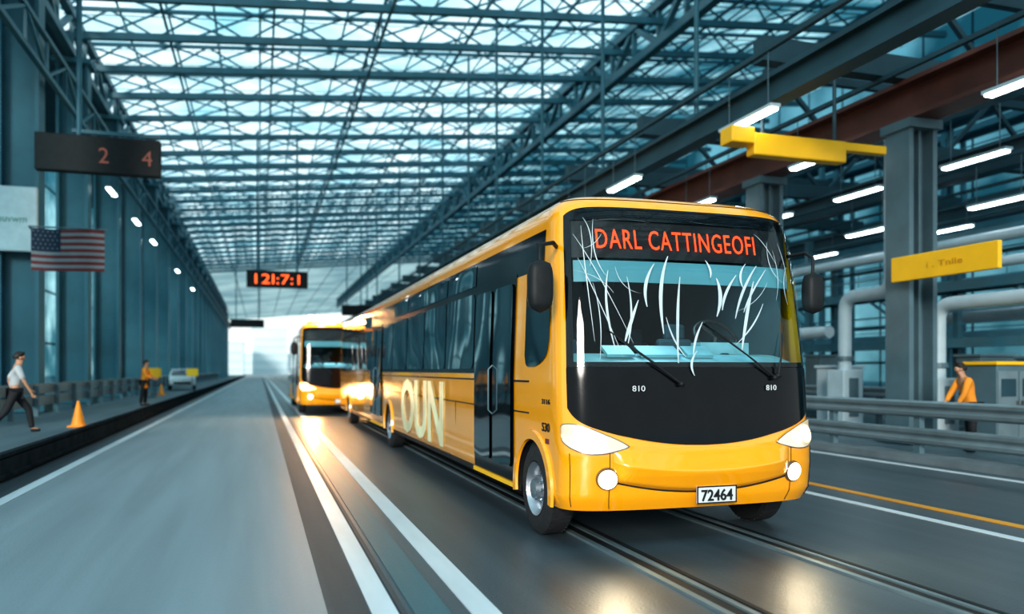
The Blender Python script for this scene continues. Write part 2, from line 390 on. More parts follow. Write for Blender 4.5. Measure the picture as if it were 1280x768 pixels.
    for (xa,za,xb,zb) in [(-.25,1.60,-.90,2.04),(.84,1.66,.16,2.12),(.88,1.68,.98,2.12)]:
        mb=MB(); a=front_pt(phi_of(xa),za,.05); b=front_pt(phi_of(xb),zb,.045)
        mb.tube([a,(a+b)/2+Vector((0,-.03,0)),b],[.014,.009,.006],8); mb.cyl(a+Vector((0,.06,0)),a+Vector((0,-.02,0)),.026)
        pts=[]
        for t in range(9):
            f=.35+.85*t/8; xx=xa+(xb-xa)*f+.03; zz=za+(zb-za)*f
            pts.append(front_pt(phi_of(xx),max(zz,1.6),.036))
        mb.tube(pts,.007,6); mb.obj('wiper','matblack',E,smooth=True)
    if main:
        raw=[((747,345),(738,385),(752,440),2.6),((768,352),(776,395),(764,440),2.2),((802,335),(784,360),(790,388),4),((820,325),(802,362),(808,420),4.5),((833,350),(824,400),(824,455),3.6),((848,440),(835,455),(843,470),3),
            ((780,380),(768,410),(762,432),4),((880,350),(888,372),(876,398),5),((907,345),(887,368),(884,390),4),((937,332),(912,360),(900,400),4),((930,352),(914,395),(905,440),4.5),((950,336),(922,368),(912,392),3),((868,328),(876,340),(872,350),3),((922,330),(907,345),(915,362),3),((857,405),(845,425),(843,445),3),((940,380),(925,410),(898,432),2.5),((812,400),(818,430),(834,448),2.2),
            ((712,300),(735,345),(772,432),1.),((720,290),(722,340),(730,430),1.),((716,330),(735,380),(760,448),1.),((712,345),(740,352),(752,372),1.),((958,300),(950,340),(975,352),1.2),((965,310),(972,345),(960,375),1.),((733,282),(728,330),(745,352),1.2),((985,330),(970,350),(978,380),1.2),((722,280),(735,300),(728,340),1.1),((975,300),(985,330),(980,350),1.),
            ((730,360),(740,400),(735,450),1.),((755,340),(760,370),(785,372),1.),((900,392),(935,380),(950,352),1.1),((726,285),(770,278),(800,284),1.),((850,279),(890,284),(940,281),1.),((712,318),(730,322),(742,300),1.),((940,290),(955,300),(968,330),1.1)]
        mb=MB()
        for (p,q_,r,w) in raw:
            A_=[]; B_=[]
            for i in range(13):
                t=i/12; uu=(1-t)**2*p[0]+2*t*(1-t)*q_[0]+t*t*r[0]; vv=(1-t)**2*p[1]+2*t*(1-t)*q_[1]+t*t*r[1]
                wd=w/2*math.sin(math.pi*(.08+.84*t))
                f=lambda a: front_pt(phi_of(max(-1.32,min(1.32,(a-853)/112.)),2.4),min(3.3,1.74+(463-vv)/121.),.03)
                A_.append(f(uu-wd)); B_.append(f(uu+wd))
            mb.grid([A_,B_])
        mb.obj('painted_reflections','streak',E,label='white strips painting roof reflections and thin cracks on the windshield glass')  # strips imitate roof truss reflections, the thinnest are crack lines
    def spatch(name,mt,sd,y0,y1,zl,zh,off,nu=10,nv=10,label=None,par=None,rc=0.):
        rows=[]
        for j in range(nv+1):
            row=[]
            for i in range(nu+1):
                t=i/nu; yy=y0+(y1-y0)*t; a=zl(yy) if callable(zl) else zl; b=zh(yy) if callable(zh) else zh
                if rc:
                    e=min(yy-y0,y1-yy)
                    if e<rc: k=rc-math.sqrt(max(0,rc*rc-(rc-e)**2)); a+=k; b-=k
                row.append(side_pt(sd,yy,a+(b-a)*j/nv,off))
            rows.append(row)
        mb=MB(); mb.grid(rows); return mb.obj(name,mt,par or E,smooth=True,label=label)
    for sd in (-1,1):
        spatch('window_band','black',sd,D0+.36,L-.5,2.80,3.20,.006,20,8,label='gloss black strip above the side windows')
        spatch('window_band','black',sd,doors[0][1]+.02 if sd<0 else 1.6,L-.5,1.70,2.82,.006,20,8)
        spatch('side_window','darkglass',sd,D0+.12,D0+.88,lambda y:1.78+.16*max(0,1-(y-D0-.1)/.5)**2,lambda y:2.80,.012,24,8,rc=.12,label='tinted driver side window')
        pane=doors[0][1]+.08 if sd<0 else 1.7
        stops=[d for d in doors[1:]] if sd<0 else []
        while pane<L-1.2:
            nx=pane+1.75
            hit=[d for d in stops if pane<d[1] and nx>d[0]]
            if hit:
                if hit[0][0]-pane>.5: spatch('side_window','darkglass',sd,pane,hit[0][0]-.06,1.76,2.78,.014,16,6,rc=.08)
                pane=hit[0][1]+.06; continue
            nx=min(nx,L-.55)
            spatch('side_window','darkglass',sd,pane,nx-.07,1.76,2.78,.014,24,6,rc=.08)
            spatch('roof_window','darkglass',sd,pane,nx-.07,2.88,3.16,.014,12,6)
            pane=nx
        mb=MB()
        for (z,h) in ((1.28,.014),(1.62,.02)):
            mb.beam(side_pt(sd,1.2,z,.004),side_pt(sd,L-.3,z,.004),.012,h)
        for w0,w1 in zip([1.55]+[w+.65 for w in wheels[1:]],[w-.65 for w in wheels[1:]]+[L-.3]):
            mb.beam(side_pt(sd,w0,.42,.006),side_pt(sd,w1,.42,.006),.02,.07)
        yy=4.6
        while yy<L-1:
            if not any(abs(yy-w)<.8 for w in wheels) and not any(d[0]-.1<yy<d[1]+.1 for d in doors):
                mb.beam(side_pt(sd,yy,.45,.003),side_pt(sd,yy,1.27,.003),.008,.012)
            yy+=1.5
        mb.obj('skirt_trim','matblack',E)
        for w in wheels:
            mb=MB(); a0=math.asin((.385-.48)/.6); rows=[]
            for r,x in ((.52,.0),(.53,.03),(.62,.03),(.63,.0)):
                rows.append([Vector((sd*(W+x-.0),w+r*math.cos(t),.48+r*math.sin(t))) for t in [a0+(math.pi-2*a0)*i/36 for i in range(37)]])
            mb.grid(rows); mb.obj('wheel_arch','yellow',E,smooth='auto')
            mb=MB(); rows=[[Vector((sd*(W+.0-x),w+.56*math.cos(t),.48+.56*math.sin(t))) for t in [a0+(math.pi-2*a0)*i/24 for i in range(25)]] for x in (0,.45)]
            mb.grid(rows); mb.obj('arch_liner','matblack',E)
            X=lambda h: sd*(W-.02-h)
            mb=MB(); mb.lathe([(.27,X(.03)),(.30,X(.0)),(.38,X(-.0)),(.44,X(.01)),(.475,X(.04)),(.48,X(.08)),(.48,X(.22)),(.45,X(.28)),(.3,X(.29))],(0,w,.48),n=48)
            for i in range(48):
                t=2*math.pi*i/48
                mb.box((X(.15),w+.476*math.cos(t),.48+.476*math.sin(t)),(.2,.02,.008),0,Matrix.Rotation(t-math.pi/2,3,'X'))
            wh=mb.obj('wheel','rubber',E,smooth='auto',label='black rubber tyre on a steel rim')
            mb=MB(); mb.lathe([(.285,X(-.0)),(.275,X(.02)),(.25,X(.05)),(.24,X(.13)),(.17,X(.14)),(.15,X(.08)),(.13,X(.05)),(.11,X(.045)),(.10,X(-.02)),(.06,X(-.03)),(.001,X(-.03))],(0,w,.48),n=40)
            for i in range(10):
                t=2*math.pi*i/10; mb.cyl((X(.07),w+.125*math.cos(t),.48+.125*math.sin(t)),(X(.02),w+.125*math.cos(t),.48+.125*math.sin(t)),.016,8)
                mb.cyl((X(.139),w+.205*math.cos(t),.48+.205*math.sin(t)),(X(.128),w+.205*math.cos(t),.48+.205*math.sin(t)),.022,10,mi=1)
            mb.obj('rim',['rim','matblack'],wh,smooth='auto')
    for (a,b) in doors:
        m_=(a+b)/2
        d=spatch('door','black',-1,a,b,.46,2.84,.012,4,10,label='black two-leaf folding passenger door')
        for (p,r) in ((a,m_),(m_,b)):
            spatch('door_window','darkglass',-1,p+.07,r-.07,.62,2.74,.03,12,10,par=d,rc=.05)
            mb=MB(); mb.tube([side_pt(-1,p+.02,.46,.03)]+[side_pt(-1,p+.02,.46+2.36*i/8,.03) for i in range(9)],.012,6); mb.obj('door_seal','grey',d)
        mb=MB()
        mb.tube([side_pt(-1,m_-.06,1.2,.03),side_pt(-1,m_-.06,1.25,.08),side_pt(-1,m_-.06,1.75,.08),side_pt(-1,m_-.06,1.8,.03)],.011,8); mb.obj('handle','grey',d,smooth=True)
        mb=MB(); mb.beam(side_pt(-1,a,.43,.02),side_pt(-1,b,.43,.02),.05,.05); mb.obj('door_step','yellow2',d)
    mb=MB(); mb.box((0,L*.35,ZT+.03),(1.6,2.4,.10)); mb.obj('roof_hatch','yellow',E,bev=.03)
    mb=MB(); mb.box((0,L*.7,ZT+.03),(1.6,2.0,.10)); mb.obj('roof_hatch','yellow',E,bev=.03)
    if main:
        text('OUN','lettering',1.06,'palegreen',E,width=3.9,extr=.006,bold=.03,loc=(-(W+.012),7.35,1.04),rot=LEFTW,label='large pale green and white side lettering')
        text('S30','small_lettering',.09,'matblack',E,width=.22,loc=(-(W+.006),.66,1.16),rot=LEFTW)
        text('3116','small_lettering',.05,'matblack',E,width=.24,loc=(-(W+.006),.66,1.42),rot=LEFTW)
        mb=MB(); mb.box((-(W+.002),.62,1.02),(.012,.10,.05)); mb.obj('side_marker','red',E)
    ld=bpy.data.lights.new('cabin_light','AREA'); ld.energy=28; ld.size=.8; ld.color=(.5,.9,1); new('cabin_light',ld,E,loc=(0,1.1,3.1),rot=(math.radians(-20),0,0))
    return E

bus1=build_bus((4.20,6.98,0),22.6,[1.07,11.1,19.6],[(1.72,3.48),(12.1,14.1)],'long yellow city bus with lit headlights and led destination board',main=True)
bus2=build_bus((2.88,31.4,.03),13.5,[1.9,9.2],[(2.7,4.2),(6.5,8.0)],'yellow city bus with bright warm headlights following on the road',main=False,warm=True)
mb=MB(); mb.box((-.55,.75,ZT+.03),(1.15,.2,.08)); 
for i in range(4): mb.cyl((-.97+.28*i,.75,ZT+.07),(-.97+.28*i,.75,ZT+.27),.14,14,.1,1)
mb.obj('added_glow_bar',['matblack','lampw'],bus2,smooth='auto',label='amber lamp bar standing in for the roof-edge glow')  # bar put in to give the orange glow over the roof edge
ld=bpy.data.lights.new('added_warm_wash','POINT'); ld.energy=340; ld.color=(1,.5,.2); ld.shadow_soft_size=.12; new('added_warm_wash',ld,bus2,loc=(-.6,.5,ZT+.55))  # added point light for a warm wash around the second bus

# ---------------------------------------------------------------- ground
def road_mat(name,col,noise,rough):
    return mat(name,col,rough,0,noise,1.2,stretch=(2.2,.10,1),bump=.15)
M['road']=road_mat('dark_asphalt',(.062,.085,.10),.30,.36)
M['lane']=road_mat('smooth_grey_lane',(.20,.26,.29),.14,.46)
M['strip']=road_mat('dark_strip',(.05,.062,.07),.3,.6)
M['tealstrip']=road_mat('teal_strip',(.045,.12,.145),.3,.4)
M['plat']=road_mat('platform_paving',(.09,.135,.155),.2,.5)
def slab(name,x0,x1,y0,y1,z0,z1,mt,**k):
    mb=MB(); mb.box(((x0+x1)/2,(y0+y1)/2,(z0+z1)/2),(x1-x0,y1-y0,z1-z0)); return mb.obj(name,mt,**k)
slab('floor',-60,90,-30,420,-.3,0,'road',kind='structure')
def surf(name,x0,x1,mt,z,label,cat,y0=-6,y1=230,group=None): return slab(name,x0,x1,y0,y1,0.0,z,mt,label=label,cat=cat,group=group)
surf('road_lane',-3.15,.46,'lane',.006,'smooth blue-grey concrete bus lane','road lane')
surf('drain_strip',.46,.75,'strip',.008,'dark asphalt strip beside the bus lane','road strip')
g='painted road lines'
surf('road_line',.76,.94,'line',.012,'wide white painted line between lanes','road marking',group=g)
surf('guide_strip',1.05,1.30,'tealstrip',.012,'dark teal tactile strip between white lines','road strip')
surf('road_line',1.44,1.64,'line',.012,'wide white painted line beside the bus','road marking',group=g)
surf('road_line',.96,1.0,'strip',.010,'thin dark joint line','road marking',group=g)
surf('road_line',-3.34,-3.16,'line',.012,'white painted edge line along the kerb','road marking',group=g)
surf('road_line',7.36,7.47,'line',.012,'white painted line on dark asphalt','road marking',group=g)
surf('road_line',7.98,8.11,'yline',.012,'yellow painted centre line','road marking',group=g)
surf('road_line',11.2,11.32,'line',.012,'thin white line along the guardrail','road marking',group=g)
for x in (3.25,4.85):
    mb=MB(); mb.box((x-.09,110,.012),(.06,232,.024)); mb.box((x,110,.005),(.12,232,.010),1); mb.box((x+.09,110,.012),(.05,232,.024)); mb.box((x+.20,110,.006),(.05,232,.008),1)
    mb.obj('tram_rail',['rail','matblack'],label='grooved steel rail set in the asphalt',cat='rail',group='rails in the road')
slab('platform',-14,-3.95,-6,230,0,.35,'plat',label='raised grey pedestrian platform with paving',cat='platform')
mb=MB(); mb.box((-3.88,112,.17),(.13,236,.34)); mb.box((-3.88,112,.40),(.13,236,.06)); mb.box((-3.79,112,.08),(.05,236,.06))
mb.obj('kerb','kerbm',label='dark grey kerb along the platform',cat='kerb')
slab('median_kerb',11.7,12.3,-6,230,0,.14,'conc',label='concrete kerb under the guardrail',cat='kerb')
slab('walkway',12.3,36,-6,230,0,.10,'plat',label='paved service area behind the guardrail',cat='pavement')

# ---------------------------------------------------------------- guardrails
def guardrail(x,y0,y1,z0,beams,step,label,group=None):
    E=empty('guardrail',(x,y0,z0),label,'guardrail',group)
    for z in beams:
        mb=MB(); prof=[(-.02,-.16),(-.07,-.12),(-.07,-.06),(-.02,-.01),(-.02,.01),(-.07,.06),(-.07,.12),(-.02,.16),(0,.16),(0,-.16)]
        mb.grid([[Vector((a,y,z+b)) for a,b in prof] for y in (0,y1-y0)],0,True); mb.obj('rail_beam','rail',E)
    mb=MB(); mb.box((.07,0,(max(beams)+.1)/2),(.12,.14,max(beams)+.1)); me=mb.mesh('post','grey')
    n=int((y1-y0)/step)
    for i in range(min(n,95)): new('post',me,E,loc=(0,.1+i*step,0))
    return E
guardrail(12.0,5,120,.14,(.34,.86),2.4,'double-beam galvanised steel guardrail on posts','steel guardrails')
guardrail(17.2,6,100,.10,(.5,1.0),2.6,'galvanised steel guardrail behind the road barrier','steel guardrails')
guardrail(-6.5,22,140,.35,(.45,.82),2.6,'steel guardrail along the platform colonnade','steel guardrails')

# ---------------------------------------------------------------- left colonnade
rz=lambda x:15.9+.09*(x+7.5)
CY=[30+7.8*i for i in range(22)]
mb=MB(); hh=14.4
mb.box((-.54,0,hh/2),(.12,.8,hh)); mb.box((.54,0,hh/2),(.12,.8,hh)); mb.box((0,.05,hh/2),(1.0,.14,hh)); mb.box((0,0,.12),(1.6,1.2,.24)); mb.box((0,0,hh-.1),(1.5,1.2,.2))
me=mb.mesh('steel_column','colm')
for i,y in enumerate([22.2]+CY):
    new('steel_column',me,label='tall teal H-section steel column on the platform',cat='column',group='teal columns beside the platform',loc=(-7.5,y,.372))
def ltruss(x,z,dep,y0,y1,st,w,mt,label,name='girder_truss',grp='long edge trusses'):
    mb=MB(); mb.beam((x,y0,z),(x,y1,z),w*1.6,w*1.6); mb.beam((x,y0,z+dep),(x,y1,z+dep),w*1.6,w*1.6); y=y0; k=0
    while y<y1-st*.5:
        mb.beam((x,y,z+(dep if k%2 else 0)),(x,y+st,z+(0 if k%2 else dep)),w); mb.beam((x,y,z),(x,y,z+dep),w*.8); y+=st; k+=1
    return mb.obj(name,mt,label=label,cat='roof truss',group=grp)
ltruss(-7.5,rz(-7.5)-.9,1.6,14,200,2.6,.2,'steel','deep teal lattice girder over the colonnade')
ltruss(-6.65,rz(-7.5)-4.5,1.2,14,200,2.6,.10,'steel','teal lattice girder tying the columns')
ltruss(18.,rz(18)-1.0,1.8,8,200,2.6,.26,'steel','deep teal lattice girder under the skylight edge')
ltruss(5.3,rz(5.3)-.1,1.1,8,128,2.6,.07,'steel','slender teal lattice girder under the skylight')
TY=[14.4+3.9*i for i in range(-9,29)]
DEP=1.15
mb=MB(); x0,x1=-8.,35.; st=1.86; n=23
mb.beam((x0,0,rz(x0)),(x1,0,rz(x1)),.24,.30); mb.beam((x0,0,rz(x0)+DEP),(x1,0,rz(x1)+DEP),.12,.16)
for i in range(n):
    a=x0+i*st; b=a+st
    mb.beam((a,0,rz(a)+(DEP if i%2 else 0)),(b,0,rz(b)+(0 if i%2 else DEP)),.075)
me=mb.mesh('roof_truss','steel')
for y in TY: new('roof_truss',me,label='teal steel lattice truss spanning under the skylight',cat='roof truss',group='cross trusses of the roof',loc=(0,y,0))
mb=MB(); cell=3.9
nx=int((34-x0)/cell)+1
for i in range(nx):
    a=x0+i*cell; b=min(a+cell,34.5)
    mb.beam((a,0,rz(a)+DEP),(b,3.9,rz(b)+DEP),.08); mb.beam((a,3.9,rz(a)+DEP),(b,0,rz(b)+DEP),.08)
me=mb.mesh('roof_bracing','steel2')
for y in TY[:-1]: new('roof_bracing',me,label='pale teal crossed bracing rods between roof trusses',cat='roof bracing',group='roof bracing bays',loc=(0,y,0))
for x in (-4,0.6,10,14,22,26,30):
    mb=MB(); mb.beam((x,-20,rz(x)+.95),(x,126,rz(x)+.95),.10,.14); mb.obj('purlin','steel',label='teal steel purlin running along the roof',cat='roof beam',group='roof purlins')

M['sky']=skymat('skylight_glazing_glow',(.30,.62,.72),(.80,.96,1.),(.12,.30,.36),.22,1.95,1.95,glow=1.35,p0=.32,p1=.66,mort=.05)  # emission added to the panes to brighten the hall below
M['sky2']=skymat('aisle_skylight_glazing_glow',(.05,.19,.25),(.42,.72,.80),(.03,.11,.15),.25,1.95,1.95,glow=1.,p0=.42,p1=.64)  # these panes also get added emission besides the sky light
M['leftglz']=skymat('left_glazing',(.05,.17,.22),(.48,.78,.85),(.015,.06,.08),.22,5.2,3.6,'yz',p0=.42,p1=.66)
M['rightglz']=skymat('right_glazing',(.015,.08,.11),(.18,.40,.48),(.015,.05,.07),.12,3.4,2.2,'yz',p0=.4,p1=.65)
def quad(name,vs,mt,**k):
    mb=MB(); mb.add(vs,[tuple(range(len(vs)))]); return mb.obj(name,mt,**k)
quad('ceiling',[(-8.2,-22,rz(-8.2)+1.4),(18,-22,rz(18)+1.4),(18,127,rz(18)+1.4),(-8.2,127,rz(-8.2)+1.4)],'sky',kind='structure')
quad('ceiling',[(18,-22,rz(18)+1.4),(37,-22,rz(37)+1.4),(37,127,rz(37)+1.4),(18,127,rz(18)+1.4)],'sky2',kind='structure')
M['soffit']=skymat('soffit_panels_glow',(.20,.34,.39),(.38,.55,.58),(.10,.2,.24),.1,3.9,7.8,glow=.85)  # panels emit so the unlit underside looks lit
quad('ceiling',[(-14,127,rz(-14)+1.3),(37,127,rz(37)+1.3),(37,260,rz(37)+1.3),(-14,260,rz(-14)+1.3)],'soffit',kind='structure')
quad('ceiling',[(-14,15,rz(-14)+.6),(-8.2,15,rz(-8)+.6),(-8.2,235,rz(-8)+.6),(-14,235,rz(-14)+.6)],'steeld',kind='structure')
quad('wall_left',[(-14.05,12,0),(-14.05,260,0),(-14.05,260,17),(-14.05,12,17)],'leftglz',kind='structure')
quad('wall_right',[(37,0,0),(37,260,0),(37,260,22),(37,0,22)],'rightglz',kind='structure')

# ---------------------------------------------------------------- right gantry structure
RY=[14.5,20,31,42,53,64,75,86,97]
mb=MB(); hh=7.16
mb.box((-.33,0,hh/2),(.12,.7,hh)); mb.box((.33,0,hh/2),(.12,.7,hh)); mb.box((0,0,hh/2),(.56,.12,hh)); mb.box((0,0,.1),(1.1,1.1,.2)); mb.box((0,0,hh-.1),(.9,.9,.2)); mb.box((.05,-.1,hh/2),(.06,.2,hh))
me=mb.mesh('steel_column','grey')
for y in RY: new('steel_column',me,label='grey steel H-column carrying the brown crane girder',cat='column',group='grey columns under the crane girder',loc=(14,y,.125))
def ibeam(name,p,q,w,h,mt,**k):
    mb=MB(); p=Vector(p);q=Vector(q); u=Vector((0,0,1))
    mb.beam(p+u*(h/2-.05),q+u*(h/2-.05),w,.1); mb.beam(p-u*(h/2-.05),q-u*(h/2-.05),w,.1); mb.beam(p,q,.1,h-.1); return mb.obj(name,mt,**k)
ibeam('crane_girder',(14,6,7.75),(14,110,7.75),.7,.9,'rust',label='rust-brown steel crane girder on grey columns',cat='girder')
ibeam('runway_beam',(10,6,7.45),(10,110,7.45),.4,.6,'steeld',label='dark teal runway beam hung from the roof',cat='girder')
ibeam('runway_beam',(20,6,7.8),(20,110,7.8),.5,.8,'steeld',label='dark teal steel beam over the service area',cat='girder')
ibeam('runway_beam',(26,6,7.8),(26,110,7.8),.5,.8,'steeld',label='dark teal steel beam over the service area',cat='girder')
mb=MB()
mb.beam((10,0,8.47),(27,0,8.47),.35,.5); mb.beam((14,0,10.4),(27,0,10.4),.2,.25)
for i in range(6): mb.beam((14.5+i*2,0,8.45 if i%2 else 10.4),(16.5+i*2,0,10.4 if i%2 else 8.45),.12)
me=mb.mesh('cross_beam','steeld')
for i in range(16): new('cross_beam',me,label='dark steel lattice beam crossing above the service area',cat='roof beam',group='lattice beams over the service area',loc=(0,9+5.5*i,0))
me=None
for y in (17,22.5,28,34,39,45,52,60,72,84):
    mb=MB(); mb.cyl((0,0,7.75),(0,0,rz(10)),.06,10); mb.box((0,0,7.8),(.35,.35,.1))
    me=me or mb.mesh('hanger_rod','steel')
    new('hanger_rod',me,label='teal steel hanger rod between roof and runway beam',cat='rod',group='hanger rods',loc=(10,y,0))
def rack(x,y0,y1,zs,step,mt,label):
    mb=MB()
    for z in zs:
        mb.beam((x,y0,z),(x,y1,z),.22,.3); mb.beam((x+1.2,y0,z),(x+1.2,y1,z),.2,.2)
        mb.box((x+.6,(y0+y1)/2,z+.1),(1.2,y1-y0,.05))
        mb.beam((x,y0,z+1.0),(x,y1,z+1.0),.05,.05); mb.beam((x,y0,z+.6),(x,y1,z+.6),.04,.04)
    y=y0
    while y<=y1:
        mb.beam((x,y,.1),(x,y,max(zs)+1.),.24); mb.beam((x+1.2,y,.1),(x+1.2,y,max(zs)),.2); mb.beam((x,y,zs[0]),(x,y+step/2,zs[1]),.08); y+=step
    mb.obj('steel_gantry',mt,label=label,cat='steel structure',group='steel gantries')
rack(21,9,95,(2.6,4.4,5.9),6,'steel','teal multi-level steel gantry in the service area')
rack(28,14,105,(3.2,5.4,7.6,10,12.5),7,'steel2','tall teal multi-level steel gantry by the wall')
rack(33,16,110,(3.2,6,9.5,13.5),8,'steel2','pale teal multi-level steel gantry by the wall')
def pipe(pts,r,label,box=None,mt='pipe'):
    P=[]; pts=[Vector(p) for p in pts]
    P.append(pts[0])
    for a,b,c in zip(pts,pts[1:],pts[2:]):
        R=.42; d1=(a-b).normalized(); d2=(c-b).normalized(); s=b+d1*R; e=b+d2*R
        for i in range(9):
            t=i/8; P.append((1-t)**2*s+2*t*(1-t)*b+t*t*e)
    P.append(pts[-1])
    E=empty('pipe',pts[0],label,'pipe','white ducts')
    P=[p-pts[0] for p in P]
    mb=MB(); mb.tube(P,r,18); mb.cyl((0,0,0),(0,0,.15),r*1.5,18)
    mb.obj('duct',mt,E,smooth='auto')
    if box:
        mb=MB(); mb.box((0,0,box/2+.15),(r*2+.3,r*2+.3,box)); mb.obj('casing','pipe',E,bev=.03)
        mb=MB(); mb.box((0,-(r+.17),box/2+.15),(r*1.6,.03,box*.7)); mb.obj('hatch','grey',E)
    z=(box or 1.2)+.4
    mb=MB(); mb.cyl((0,0,z),(0,0,z+.12),r*1.35,18); mb.obj('flange','grey',E)
pipe([(15.4,18.3,.1),(15.4,18.3,3.75),(15.4,16.6,3.75),(15.4,16.6,8.2)],.18,'white bent duct rising beside the grey column',1.5)
pipe([(15.9,15.6,.1),(15.9,15.6,3.35),(15.9,6,3.35)],.17,'white duct bending over and running level',1.3)
pipe([(18.6,20,.1),(18.6,20,4.6),(18.6,7,4.6)],.14,'thin white duct bending over and running level')
pipe([(19.2,26,.1),(19.2,26,5.4),(19.2,8,5.4)],.16,'pale duct bending over and running level',1.6)
pipe([(17.9,33,.1),(17.9,33,3.0),(17.9,22,3.0)],.2,'pale duct bending over and running level',1.6)
pipe([(23.5,24,.1),(23.5,24,3.6),(23.5,10,3.6)],.22,'pale duct bending over and running level',1.6)
for (x,y,w,h,mt,lb) in [(16.3,19.6,1.0,1.7,'pipe','white electrical cabinet beside the ducts'),(15.8,13.75,1.2,1.75,'grey','grey control cabinet with yellow hood'),(18.2,12.2,1.2,1.8,'steeld','dark control cabinet behind the guardrail'),(18.3,14.6,1.2,1.9,'grey','grey machine cabinet behind the guardrail'),(19.0,23.5,1.2,2.1,'grey','grey machine cabinet behind the guardrail'),(19.2,17.2,1.3,2.0,'grey','grey machine cabinet behind the guardrail')]:
    E=empty('control_cabinet',(x,y,.1),lb,'cabinet')
    mb=MB(); mb.box((0,0,h/2),(w,.8,h)); mb.box((0,0,.05),(w+.1,.9,.1)); mb.obj('body',mt,E,bev=.03)
    for s in (-1,1):
        mb=MB(); mb.box((s*w/4,-.41,h/2),(w/2-.05,.03,h-.25)); d=mb.obj('door','rail' if 'hood' in lb else 'grey',E,bev=.01)
        mb=MB(); mb.box((s*.07,-.45,h/2),(.03,.05,.2)); mb.obj('handle','chrome',d)
        mb=MB(); mb.box((s*w/4,-.43,h*.72),(w/2-.2,.02,h*.22)); mb.obj('screen','steeld',d)
    mb=MB(); mb.box((0,0,h+.04),(w+.1,.9,.08)); mb.obj('hood','yellow2' if 'yellow' in lb else mt,E,bev=.02)

# fluorescent lights
def fluo():
    E=empty('strip_light',(0,0,0),'lit white fluorescent strip light hung on rods','light','hanging strip lights')
    mb=MB(); mb.box((0,0,.06),(.24,1.9,.07)); mb.obj('housing','pipe',E,bev=.01)
    mb=MB(); mb.box((0,0,0),(.20,1.8,.06)); mb.obj('tube','tube',E,bev=.02)
    for y in (-.7,.7):
        mb=MB(); mb.cyl((0,y,.09),(0,y,1.2),.012,6); mb.obj('rod','grey',E)
    return E
F=fluo(); first=True
pos=[]
for y in (14.5,20.5,24,29.5,36,43,51,60): pos.append((9.75,y,8.2))
for y in (10.8,16.6,22.2,28,34,41,50): pos.append((13.1,y,8.16))
for y in (11,15.2,19.2,23.2,28,34,41): pos.append((16.6,y,8.1))
for y in (8,12.5,17,22,28,35): pos.append((19.4,y,7.6))
for y in (12,17,23,30,38): pos.append((24,y,8.1))
for y in (14,20,27,35): pos.append((24,y,5.8))
for p in pos:
    p=(p[0],p[1],p[2]-.05-1.2)
    if first: F.location=p; first=False
    else: copytree(F,p)
for x,z in ((9.75,8.2),(13.1,8.16),(16.6,8.1),(19.4,7.6),(24,8.1),(24,5.8)):
    mb=MB(); mb.beam((x,6,z),(x,70,z),.1,.1); mb.obj('conduit_rail','steeld',label='thin dark rail carrying the strip lights',cat='rail',group='conduit rails')
for y in (34,41.5,49.5,57,73,89): copytree(F,(-6.65,y,rz(-7.5)-4.5-.09-1.2))

# yellow hoist
E=empty('yellow_hoist',(11.0,14.35,6.42),'yellow painted hoist beam hung under the runway beam','hoist')
mb=MB(); mb.box((-.15,0,0),(2.3,.3,.46)); mb.obj('body','yellow2',E,bev=.03)
mb=MB(); mb.box((1.5,0,.14),(1.2,.2,.18)); mb.obj('arm','yellow2',E,bev=.02)
mb=MB(); mb.box((-1.6,0,.14),(.55,.45,.34)); mb.obj('end_block','yellow2',E,bev=.03)
mb=MB(); mb.cyl((-1,0,.2),(-1,0,.72),.04); mb.obj('hanger','steeld',E)
mb=MB(); mb.cyl((.8,0,.2),(.8,0,1.9),.04); mb.obj('hanger','steeld',E)
E=empty('direction_sign',(13.35,13.0,3.94),'yellow direction sign with faint lettering on a steel arm','sign')
mb=MB(); mb.box((0,0,0),(.10,2.7,.54)); mb.obj('board','yellow2',E,bev=.02)
text('i . Tnlle','lettering',.12,'faint',E,width=.9,loc=(-.06,-.1,0),rot=LEFTW)
mb=MB(); mb.beam((.08,1.1,.15),(.42,1.1,.15),.06); mb.beam((.08,1.1,-.15),(.42,1.1,-.15),.06); mb.obj('bracket','grey',E)

# ---------------------------------------------------------------- left signs
E=empty('led_sign',(-5.0,29.0,8.75),'dark hanging led departure board with dim orange digits','sign')
mb=MB(); mb.box((0,0,0),(3.7,.35,1.2)); mb.obj('board','matblack',E,bev=.03)
text('2     4','lettering',.5,'leddim',E,width=1.6,loc=(.8,-.185,-.02),rot=FRONT)
mb=MB(); mb.box((.5,0,.75),(2.6,.12,.12)); mb.cyl((-.6,0,.6),(-.6,0,7.0),.09); mb.cyl((1.2,0,.6),(1.2,0,.8),.05); mb.obj('hanger','steel',E)
E=empty('led_sign',(1.05,52.5,7.45),'dark hanging led sign with bright red-orange digits','sign')
mb=MB(); mb.box((0,0,0),(3.7,.35,1.05)); mb.obj('board','matblack',E,bev=.03)
text('12I:7:1','lettering',.62,'ledo',E,width=2.7,bold=.0,loc=(0,-.185,0),rot=FRONT)
for x in (-1.2,1.2):
    mb=MB(); mb.cyl((x,0,.5),(x,0,rz(1)-7.4),.06); mb.obj('hanger','steel',E)
for (x,y,z,w,h) in ((8,70,6.9,2.6,.9),(-1.2,84,6.4,3.2,.8)):
    E=empty('hanging_sign',(x,y,z),'small dark sign hung from the roof','sign')
    mb=MB(); mb.box((0,0,0),(w,.3,h)); mb.obj('board','matblack',E,bev=.03)
    for xx in (-w/3,w/3):
        mb=MB(); mb.cyl((xx,0,h/2),(xx,0,rz(x)-z),.05); mb.obj('hanger','steel',E)
E=empty('wall_sign',(-8.35,29.3,6.6),'white rounded sign board with green lettering on the column','sign')
